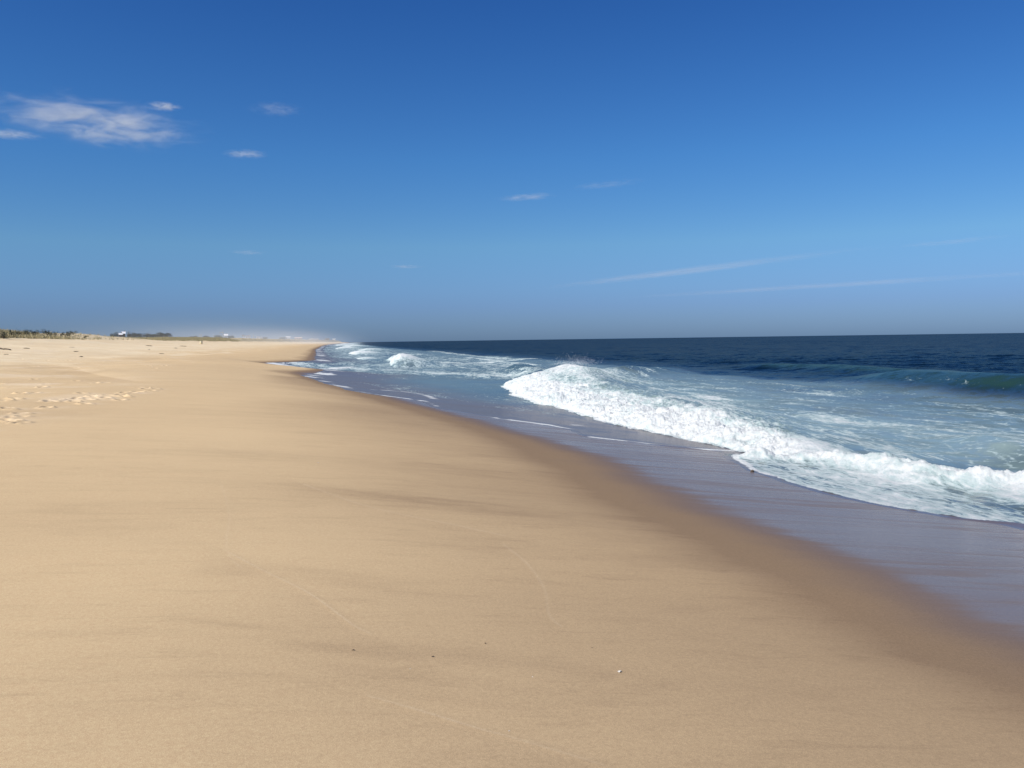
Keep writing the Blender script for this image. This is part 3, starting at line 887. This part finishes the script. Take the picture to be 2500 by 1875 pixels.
# far houses
def house(u0, u1, vt, D, label, wall, roof, depth=9, style='gable', fall=0):
    if u0 > 320: vt -= .8; u0 -= .8; u1 += .8
    uc = (u0 + u1) / 2; x, y = at_dist(uc, D); w = (u1 - u0) / 2 / F_PX * D
    zg = sz(x, y); top = z_at(vt, uc, D) - zg
    h = max(3.2, top)
    r = empty('beach_house', (x, y, zg - .2), -math.atan2(x, y)); tag(r, label, 'house', 'houses far along the dunes')
    e = h * (.68 if style == 'gable' else .93)
    MB().box(-w, w, 0, depth, 0, e).build('wall', wall, r)
    if style == 'gable':
        rf = MB().gable(-w - .4, w + .4, -.5, depth + .5, e + .01, h).build('roof', roof, r)
        MB().box(w * .3, w * .3 + .8, depth * .6, depth * .6 + .8, e, h + .7).build('chimney', M_SHING, rf)
    else:
        MB().box(-w - .3, w + .3, -.4, depth + .4, e + .01, h).build('roof', roof, r)
    nwin = max(2, min(6, int(w * 2 / 3.2)))
    storeys = [.58] if e < 4.6 else [.30, .74]
    for q in range(nwin):
        cx = -w + (q + .5) * 2 * w / nwin
        for fz in storeys:
            wo_ = MB(); hw = min(.42, w / nwin * .4)
            wo_.box(cx - hw, cx + hw, -.06, .02, e * fz - .55, e * fz + .55)
            wo_.build('window', M_GLASS, r)
    MB().box(-w - .6, w + .6, -2.4, -.02, .35, .6).box(-w - .6, w + .6, -2.4, -2.3, .6, 1.4).build('deck', M_DECK, r)
    return r
house(291, 299, 815.5, 770, 'far house with white lower gable half hidden by trees', M_SHING, M_WHITE)
house(300, 306, 812, 775, 'shingled far house with small white gable rising among trees', M_SHING, M_WHITE)
house(549, 555.5, 817, 1000, 'small white house just right of the tallest pole', M_WHITE, M_WHITE)
house(592.5, 597, 819, 1100, 'narrow white tower-like far house', M_WHITE, M_ROOF, style='flat')
house(601, 610, 820.5, 1100, 'white far house with pinkish wall right of the narrow white one', M_WHITE, M_CREAM, style='flat')
house(627.5, 640, 822.7, 1250, 'long low white far house between dunes', M_WHITE, M_WHITE, style='flat')
house(699, 708, 822.5, 1500, 'white cottage with gabled roof beside faint green tree', M_WHITE, M_WHITE)
house(721, 736, 824.2, 1600, 'pinkish cream far house right of the white cottage', M_CREAM, M_CREAM)
house(756, 776, 828.3, 1750, 'very long low white far building near the surf mist', M_WHITE, M_WHITE, style='flat')
house(795, 803, 826.5, 2900, 'dark shingled far house close to where beach meets sea', M_SHING, M_ROOF)
house(813, 818, 827.6, 3000, 'last small white house before the sea horizon', M_WHITE, M_WHITE)

def pole(u, vt, D, label, arm=False):
    x, y = at_dist(u, D); zg = sz(x, y); h = max(2, z_at(vt, u, D) - zg)
    r = empty('utility_pole', (x, y, zg - .2), -math.atan2(x, y)); tag(r, label, 'pole', 'thin poles on the far dunes')
    MB().tube([(0, 0, 0), (0, 0, h)], [.24, .16], 8).build('shaft', M_POLE, r)
    if arm: MB().box(-2.3, .5, -.12, .12, h - 1.5, h - 1.15).build('crossarm', M_POLE, r)
pole(545.3, 808.5, 620, 'tallest pale pole with a short crossarm on the far dunes', True)
pole(488.5, 816.5, 620, 'left one of two short thin poles standing close together')
pole(493.0, 816.0, 640, 'right one of two short thin poles standing close together')
pole(522.5, 816.0, 700, 'faint thin pole left of the tallest pole')
pole(620.0, 816.5, 800, 'faint thin pole left of the long low white house')

# barrel at the dune foot
x, y = at_dist(490.6, 262)
r = empty('trash_barrel', (x, y, sz(x, y) - .02)); tag(r, 'small pale yellow barrel standing at the foot of the far dune', 'barrel')
MB().tube([(0, 0, 0), (0, 0, .04), (0, 0, .45), (0, 0, .86)], [.27, .29, .31, .29], 18).build('drum', M_BIN, r, True)
MB().tube([(0, 0, .86), (0, 0, .90)], [.31, .31], 18).build('rim', M_WHITE, r)
MB().box(.42, .50, -.04, .04, 0, .95).build('post', M_BARK, r)

# driftwood, dried weed, shells
def branch(name, u, v, L, rad, yaw, label, cat, mat, group=None, kinks=5, seed=0, lift=.02):
    h = on_sand(u, v); g = random.Random(seed)
    if not h: print('MISS', name, u, v); return
    m = MB(); pts = []; rr = []
    for i in range(kinks + 1):
        t = i / kinks - .5
        px = h[0] + math.cos(yaw) * t * L + g.uniform(-.04, .04) * L; py = h[1] + math.sin(yaw) * t * L + g.uniform(-.04, .04) * L
        pts.append((px - h[0], py - h[1], sz(px, py) - h[2] + rad * .6 + g.uniform(0, lift))); rr.append(rad * (1.05 - .5 * abs(t) * 2 * g.random()))
    m.tube(pts, rr, 9)
    for q in range(2):
        b = Vector(pts[1 + q * 2]); a = yaw + g.choice((-1, 1)) * g.uniform(.5, 1.1)
        m.tube([b, b + Vector((math.cos(a) * L * .14, math.sin(a) * L * .14, rad * 1.3)), b + Vector((math.cos(a) * L * .24, math.sin(a) * L * .24, rad * .9))], [rad * .5, rad * .35, rad * .15], 7)
    o = m.build(name, mat, None, True, loc=h); tag(o, label, cat, group)
YR = -HEAD
branch('driftwood', 9, 853.5, 1.55, .055, YR, 'long dark crooked driftwood branch at the left edge of the upper beach', 'driftwood', M_DRIFT, 'driftwood on the upper beach', 6, 1, .05)
branch('driftwood', 65, 851, .75, .035, YR, 'short dark driftwood stick just right of the long branch', 'driftwood', M_DRIFT, 'driftwood on the upper beach', 5, 2)
branch('driftwood', 364, 844.7, 1.2, .05, YR, 'dark driftwood piece on the crest of the beach below the flat-topped trees', 'driftwood', M_DRIFT, 'driftwood on the upper beach', 5, 3)
branch('driftwood', 448, 845.5, 1.3, .045, YR, 'thin driftwood, rightmost of the dark bits on the upper beach', 'driftwood', M_DRIFT, 'driftwood on the upper beach', 5, 4)
branch('driftwood', 394, 864, .55, .032, YR + .2, 'short driftwood stick below the others in the middle of the upper beach', 'driftwood', M_DRIFT, 'driftwood on the upper beach', 5, 5)
branch('driftwood', 175, 848, .7, .018, YR, 'thin pale twig lying above two weed clumps on the upper beach', 'driftwood', M_DRIFT, 'driftwood on the upper beach', 5, 6)

def clump(u, v, s, label, cat, mat, seed, name='seaweed_clump', group='dried seaweed bits on the sand'):
    h = on_sand(u, v)
    if not h: print('MISS clump', u, v); return
    g = random.Random(seed); m = MB()
    for q in range(9):
        a = g.random() * 6.28; l = s * g.uniform(.35, .6); pts = []
        cx, cy = g.uniform(-.25, .25) * s, g.uniform(-.25, .25) * s
        for i in range(5):
            a += g.uniform(-.7, .7); cx += math.cos(a) * l / 4; cy += math.sin(a) * l / 4
            pts.append((cx, cy, max(.004, .05 * s + g.uniform(0, .16) * s * (1 - i / 5))))
        m.tube(pts, [.05 * s, .06 * s, .05 * s, .035 * s, .015 * s], 6)
    o = m.build(name, mat, None, True, loc=h); tag(o, label, cat, group)
clump(185, 859, .42, 'dark dried weed clump below the thin pale twig', 'seaweed', M_WEED, 11)
clump(198, 871.5, .36, 'dark dried weed clump above the old berm edge', 'seaweed', M_WEED, 12)
clump(429, 850.5, .5, 'dark dried weed clump just below the rightmost driftwood', 'seaweed', M_WEED, 13)
clump(14, 866, .3, 'small weed scrap under the long driftwood branch', 'seaweed', M_WEED, 14)
clump(364, 854, .3, 'small weed scrap under the driftwood below the flat-topped trees', 'seaweed', M_WEED, 15)
clump(864, 1589, .018, 'tiny dark weed curl on the damp sand left of centre', 'seaweed', M_WEED, 16)
clump(1058, 1604, .016, 'tiny dark weed curl on the damp sand at the bottom centre', 'seaweed', M_WEED, 17)
clump(1184, 1572, .015, 'tiny dark weed thread on the grey damp sand streaks', 'seaweed', M_WEED, 18)
clump(1446, 1582, .010, 'speck of dark weed up and left of the white shell', 'seaweed', M_WEED, 19)

def shell(u, v, s, label, seed, yaw=.3, name='seashell'):
    """a ribbed half scallop, broken at one side"""
    h = on_sand(u, v); m = MB(); n, k_ = 22, 9
    for side in (0, 1):
        for j in range(k_):
            t = j / (k_ - 1)
            for i in range(n):
                a = -1.15 + 2.3 * i / (n - 1)
                rr = s * t * (1 - .07 * math.cos(i * 2.8)) * (1 - (.25 if i > 16 and j > 5 else 0))
                z = s * (.34 * math.sin(math.pi * min(1, .12 + .83 * t)) + .03 * math.cos(i * 2.8) * t) - side * s * .05
                m.v.append((rr * math.sin(a), rr * math.cos(a), z))
        b = side * n * k_
        for j in range(k_ - 1):
            for i in range(n - 1):
                q = (b + j * n + i, b + j * n + i + 1, b + (j + 1) * n + i + 1, b + (j + 1) * n + i)
                m.f.append(q if side else q[::-1])
    b = n * k_
    ring = [(k_ - 1) * n + i for i in range(n)] + [j * n + n - 1 for j in range(k_ - 2, -1, -1)] + [j * n for j in range(1, k_)]
    for a_, c_ in zip(ring, ring[1:]): m.f.append((a_, c_, c_ + b, a_ + b))
    o = m.build(name, M_SHELL, None, True, loc=(h[0], h[1], h[2] + s * .02)); o.rotation_euler = (.12, .1, yaw); tag(o, label, 'shell', 'shells and shell chips on the sand')
shell(1517, 1641, .021, 'white broken shell alone on the damp sand at the lower right', 1, 1.1)
shell(1002, 1634, .006, 'tiny white shell chip left of the centre of the lower sand', 2, .4, 'shell_chip')
shell(1301, 1653, .006, 'tiny white shell chip left of the larger broken shell', 3, 2.0, 'shell_chip')
shell(1245, 1786, .007, 'tiny white shell chip near the lowest swash line', 4, .9, 'shell_chip')
shell(777, 1131, .02, 'small pale shell chip high on the smooth sand near the middle', 5, .2, 'shell_chip')
shell(372, 897, .06, 'pale shell lying above the old berm edge among footprints', 6, .2, 'seashell')

# spray thrown from the crest of the main breaker
def droplets(n, seed):
    g = np.random.default_rng(seed)
    P = []
    for _ in range(n):
        if g.random() < .45:
            y = g.choice([54.6, 55.4, 56.3, 57.0]) + g.normal(0, .28); lift = abs(g.normal(0, .24))
        else:
            y = g.uniform(44, 57); lift = abs(g.normal(0, .10)) - .1
        xc_ = float(np.interp(y, [18, 25, 40, 48, 54, 60], [11.6, 12.4, 13.6, 14.8, 15.6, 21])); hc_ = float(np.interp(y, [16, 19, 25, 34, 42, 48, 53, 57], [.35, .62, .6, .66, .85, 1.22, 1.36, 1.1]))
        P.append((xc_ + g.normal(0, .5), y, hc_ + .22 + lift))
    P = np.array(P); s_ = g.uniform(.004, .013, len(P))[:, None, None]
    O = np.array([(1, 0, 0), (-1, 0, 0), (0, 1, 0), (0, -1, 0), (0, 0, 1.3), (0, 0, -1.3)])[None]
    Vd = (P[:, None] + O * s_).reshape(-1, 3)
    T = np.array([(0, 2, 4), (2, 1, 4), (1, 3, 4), (3, 0, 4), (2, 0, 5), (1, 2, 5), (3, 1, 5), (0, 3, 5)])
    Fd = (np.arange(len(P))[:, None, None] * 6 + T[None]).reshape(-1, 3)
    return Vd, Fd
Vd, Fd = droplets(1500, 5)
tag(mesh_obj('spray', Vd, Fd, M_FOAM), 'white droplets thrown up along the crests of the breaking waves', 'spray', kind='stuff')

# a small dark rounded lump added at the foam's edge
h = on_sand(1837, 1152)
m = MB(); m.tube([(-.04, 0, .0), (-.03, .0, .012), (0, 0, .018), (.026, .004, .014), (.038, 0, .0)], [.006, .021, .027, .019, .005], 12)
tag(m.build('dark_lump', M_BARK, None, True, loc=h), 'small dark lump at the foam edge of the nearest wave', 'dark_lump')

# ------------------------------------------------------------------ surf mist hanging over the far beach, and thin clouds
def ico(name, mat, loc, half, rz=0):
    m = MB(); n, k_ = 24, 12
    for j in range(1, k_):
        t = math.pi * j / k_
        for i in range(n):
            a = 2 * math.pi * i / n
            m.v.append((math.sin(t) * math.cos(a), math.sin(t) * math.sin(a), math.cos(t)))
    m.v += [(0, 0, 1), (0, 0, -1)]; T_, B_ = len(m.v) - 2, len(m.v) - 1
    for j in range(k_ - 2):
        for i in range(n):
            m.f.append((j * n + i, (j + 1) * n + i, (j + 1) * n + (i + 1) % n, j * n + (i + 1) % n))
    for i in range(n):
        m.f.append((T_, i, (i + 1) % n)); m.f.append((B_, (k_ - 2) * n + (i + 1) % n, (k_ - 2) * n + i))
    o = m.build(name, mat); o.location = loc; o.scale = half; o.rotation_euler = (0, 0, rz)
    return o


def mist_mat(dens):
    m = bpy.data.materials.new('mist'); m.use_nodes = True; nt = m.node_tree; nt.nodes.clear()
    out = nt.nodes.new('ShaderNodeOutputMaterial'); v = nt.nodes.new('ShaderNodeVolumePrincipled')
    v.inputs['Color'].default_value = (.93, .97, 1, 1)
    tc = nt.nodes.new('ShaderNodeTexCoord'); k = NT(nt)
    ln = nt.nodes.new('ShaderNodeVectorMath'); ln.operation = 'LENGTH'; nt.links.new(tc.outputs['Object'], ln.inputs[0])
    fall = k.math('SUBTRACT', 1.0, ln.outputs['Value'], clamp=True)
    k.put(v.inputs['Density'], k.math('MULTIPLY', k.math('MULTIPLY', fall, k.ramp(fall, 0, .5)), dens))
    nt.links.new(v.outputs[0], out.inputs['Volume'])
    return m
tag(ico('surf_mist', mist_mat(.00095), (-55, 1080, 1), (135, 1020, 24), .0), 'pale salt mist hanging over the far surf and beach', 'mist', kind='stuff')
tag(ico('dune_mist', mist_mat(.0005), (-150, 1300, 4), (230, 1200, 34), .06), 'faint pale mist veiling the far dunes, trees and houses', 'mist', kind='stuff')


def cloud(P, half, rz, tau, label, seed, nscale=(1.4, 2.4, 2.4), cut=.45, soft=.34):
    m = bpy.data.materials.new('cloud_vapour'); m.use_nodes = True; nt = m.node_tree; nt.nodes.clear()
    out = nt.nodes.new('ShaderNodeOutputMaterial'); vol = nt.nodes.new('ShaderNodeVolumePrincipled')
    tc = nt.nodes.new('ShaderNodeTexCoord'); k = NT(nt)
    mp = nt.nodes.new('ShaderNodeMapping'); mp.inputs['Scale'].default_value = nscale; mp.inputs['Location'].default_value = (seed * 3.7, seed * 1.3, seed)
    nt.links.new(tc.outputs['Object'], mp.inputs[0])
    nz = nt.nodes.new('ShaderNodeTexNoise'); nz.inputs['Scale'].default_value = 1.3; nz.inputs['Detail'].default_value = 6; nz.inputs['Roughness'].default_value = .66; nz.inputs['Distortion'].default_value = .7
    nt.links.new(mp.outputs[0], nz.inputs['Vector'])
    ln = nt.nodes.new('ShaderNodeVectorMath'); ln.operation = 'LENGTH'; nt.links.new(tc.outputs['Object'], ln.inputs[0])
    fall = k.math('SUBTRACT', 1.0, ln.outputs['Value'], clamp=True)
    x_ = k.math('ADD', nz.outputs['Fac'], k.math('MULTIPLY', fall, .17))
    dn = k.math('MULTIPLY', k.ramp(x_, cut + .08, cut + .08 + soft), k.ramp(fall, 0, .85))
    k.put(vol.inputs['Density'], k.math('MULTIPLY', dn, tau))
    vol.inputs['Color'].default_value = (.93, .97, 1, 1); vol.inputs['Anisotropy'].default_value = -.12
    nt.links.new(vol.outputs[0], out.inputs['Volume'])
    o = ico('cloud', m, tuple(P), half, rz); tag(o, label, 'cloud', 'thin clouds in the blue sky')
    return o


def alt_pt(u, v, alt):
    d = ray(u, v); return CAM + d * (alt / d[2])


def streak_cloud(u1, v1, u2, v2, alt, depth, thick, tau, label, seed, **kw):
    """a cloud lying level at one height between two sight lines; tau is its optical depth looking through"""
    a, b = alt_pt(u1, v1, alt), alt_pt(u2, v2, alt); c = (a + b) / 2; e = b - a
    L = math.hypot(e[0], e[1]) / 2; rz = math.atan2(e[1], e[0])
    el = c[2] / math.hypot(c[0], c[1]); path = min(depth * 2, thick * 2 / el)
    return cloud(c, (L, depth, thick), rz, tau / (path * .22), label, seed, **kw)


streak_cloud(50, 326, 450, 272, 2200, 1350, 150, 1.3, 'largest white feathery cloud at the upper left', 1, nscale=(2.2, 3.4, 1.4), cut=.43)
streak_cloud(350, 262, 450, 258, 2200, 190, 30, .55, 'small thin wisp just right of the largest cloud', 2, nscale=(2.2, 1.6, 1), cut=.36)
streak_cloud(-90, 322, 130, 333, 2200, 300, 40, .45, 'faint wisp at the left edge below the largest cloud', 3, nscale=(2.6, 2, 1), cut=.38)
streak_cloud(535, 378, 665, 374, 2200, 280, 40, .42, 'small pale wisp low and right of the largest cloud', 4, nscale=(2.6, 2, 1), cut=.38)
streak_cloud(590, 268, 760, 266, 2200, 320, 40, .12, 'barely visible wisp high between the large cloud and the sky centre', 5, nscale=(2.8, 2, 1), cut=.38)
streak_cloud(1200, 490, 1375, 472, 2200, 360, 40, .32, 'thin streak of cloud near the middle of the sky', 6, nscale=(2.5, 2.4, 1), cut=.37)
streak_cloud(1370, 466, 1600, 434, 2200, 360, 36, .11, 'very faint streak right of the middle streak', 8, nscale=(2.8, 2.4, 1), cut=.38)
streak_cloud(935, 650, 1045, 652, 2200, 600, 60, .26, 'tiny pale cloud low above the middle of the beach', 7, nscale=(2.6, 2, 1), cut=.38)
streak_cloud(550, 617, 660, 615, 2200, 600, 60, .18, 'faintest tiny wisp low above the left beach', 12, nscale=(2.6, 2, 1), cut=.38)
streak_cloud(1300, 708, 2330, 580, 2200, 1100, 110, .20, 'long thin streak of cloud rising to the right above the sea', 9, nscale=(3.2, 2.2, 1), cut=.32)
streak_cloud(2150, 608, 2520, 570, 2200, 700, 60, .12, 'short faint streak continuing right of the long streak', 10, nscale=(2.6, 2.2, 1), cut=.36)
streak_cloud(1450, 732, 3000, 636, 2200, 1700, 130, .14, 'lowest broad faint streak above the sea at the right edge', 11, nscale=(3.2, 2.4, 1), cut=.32)
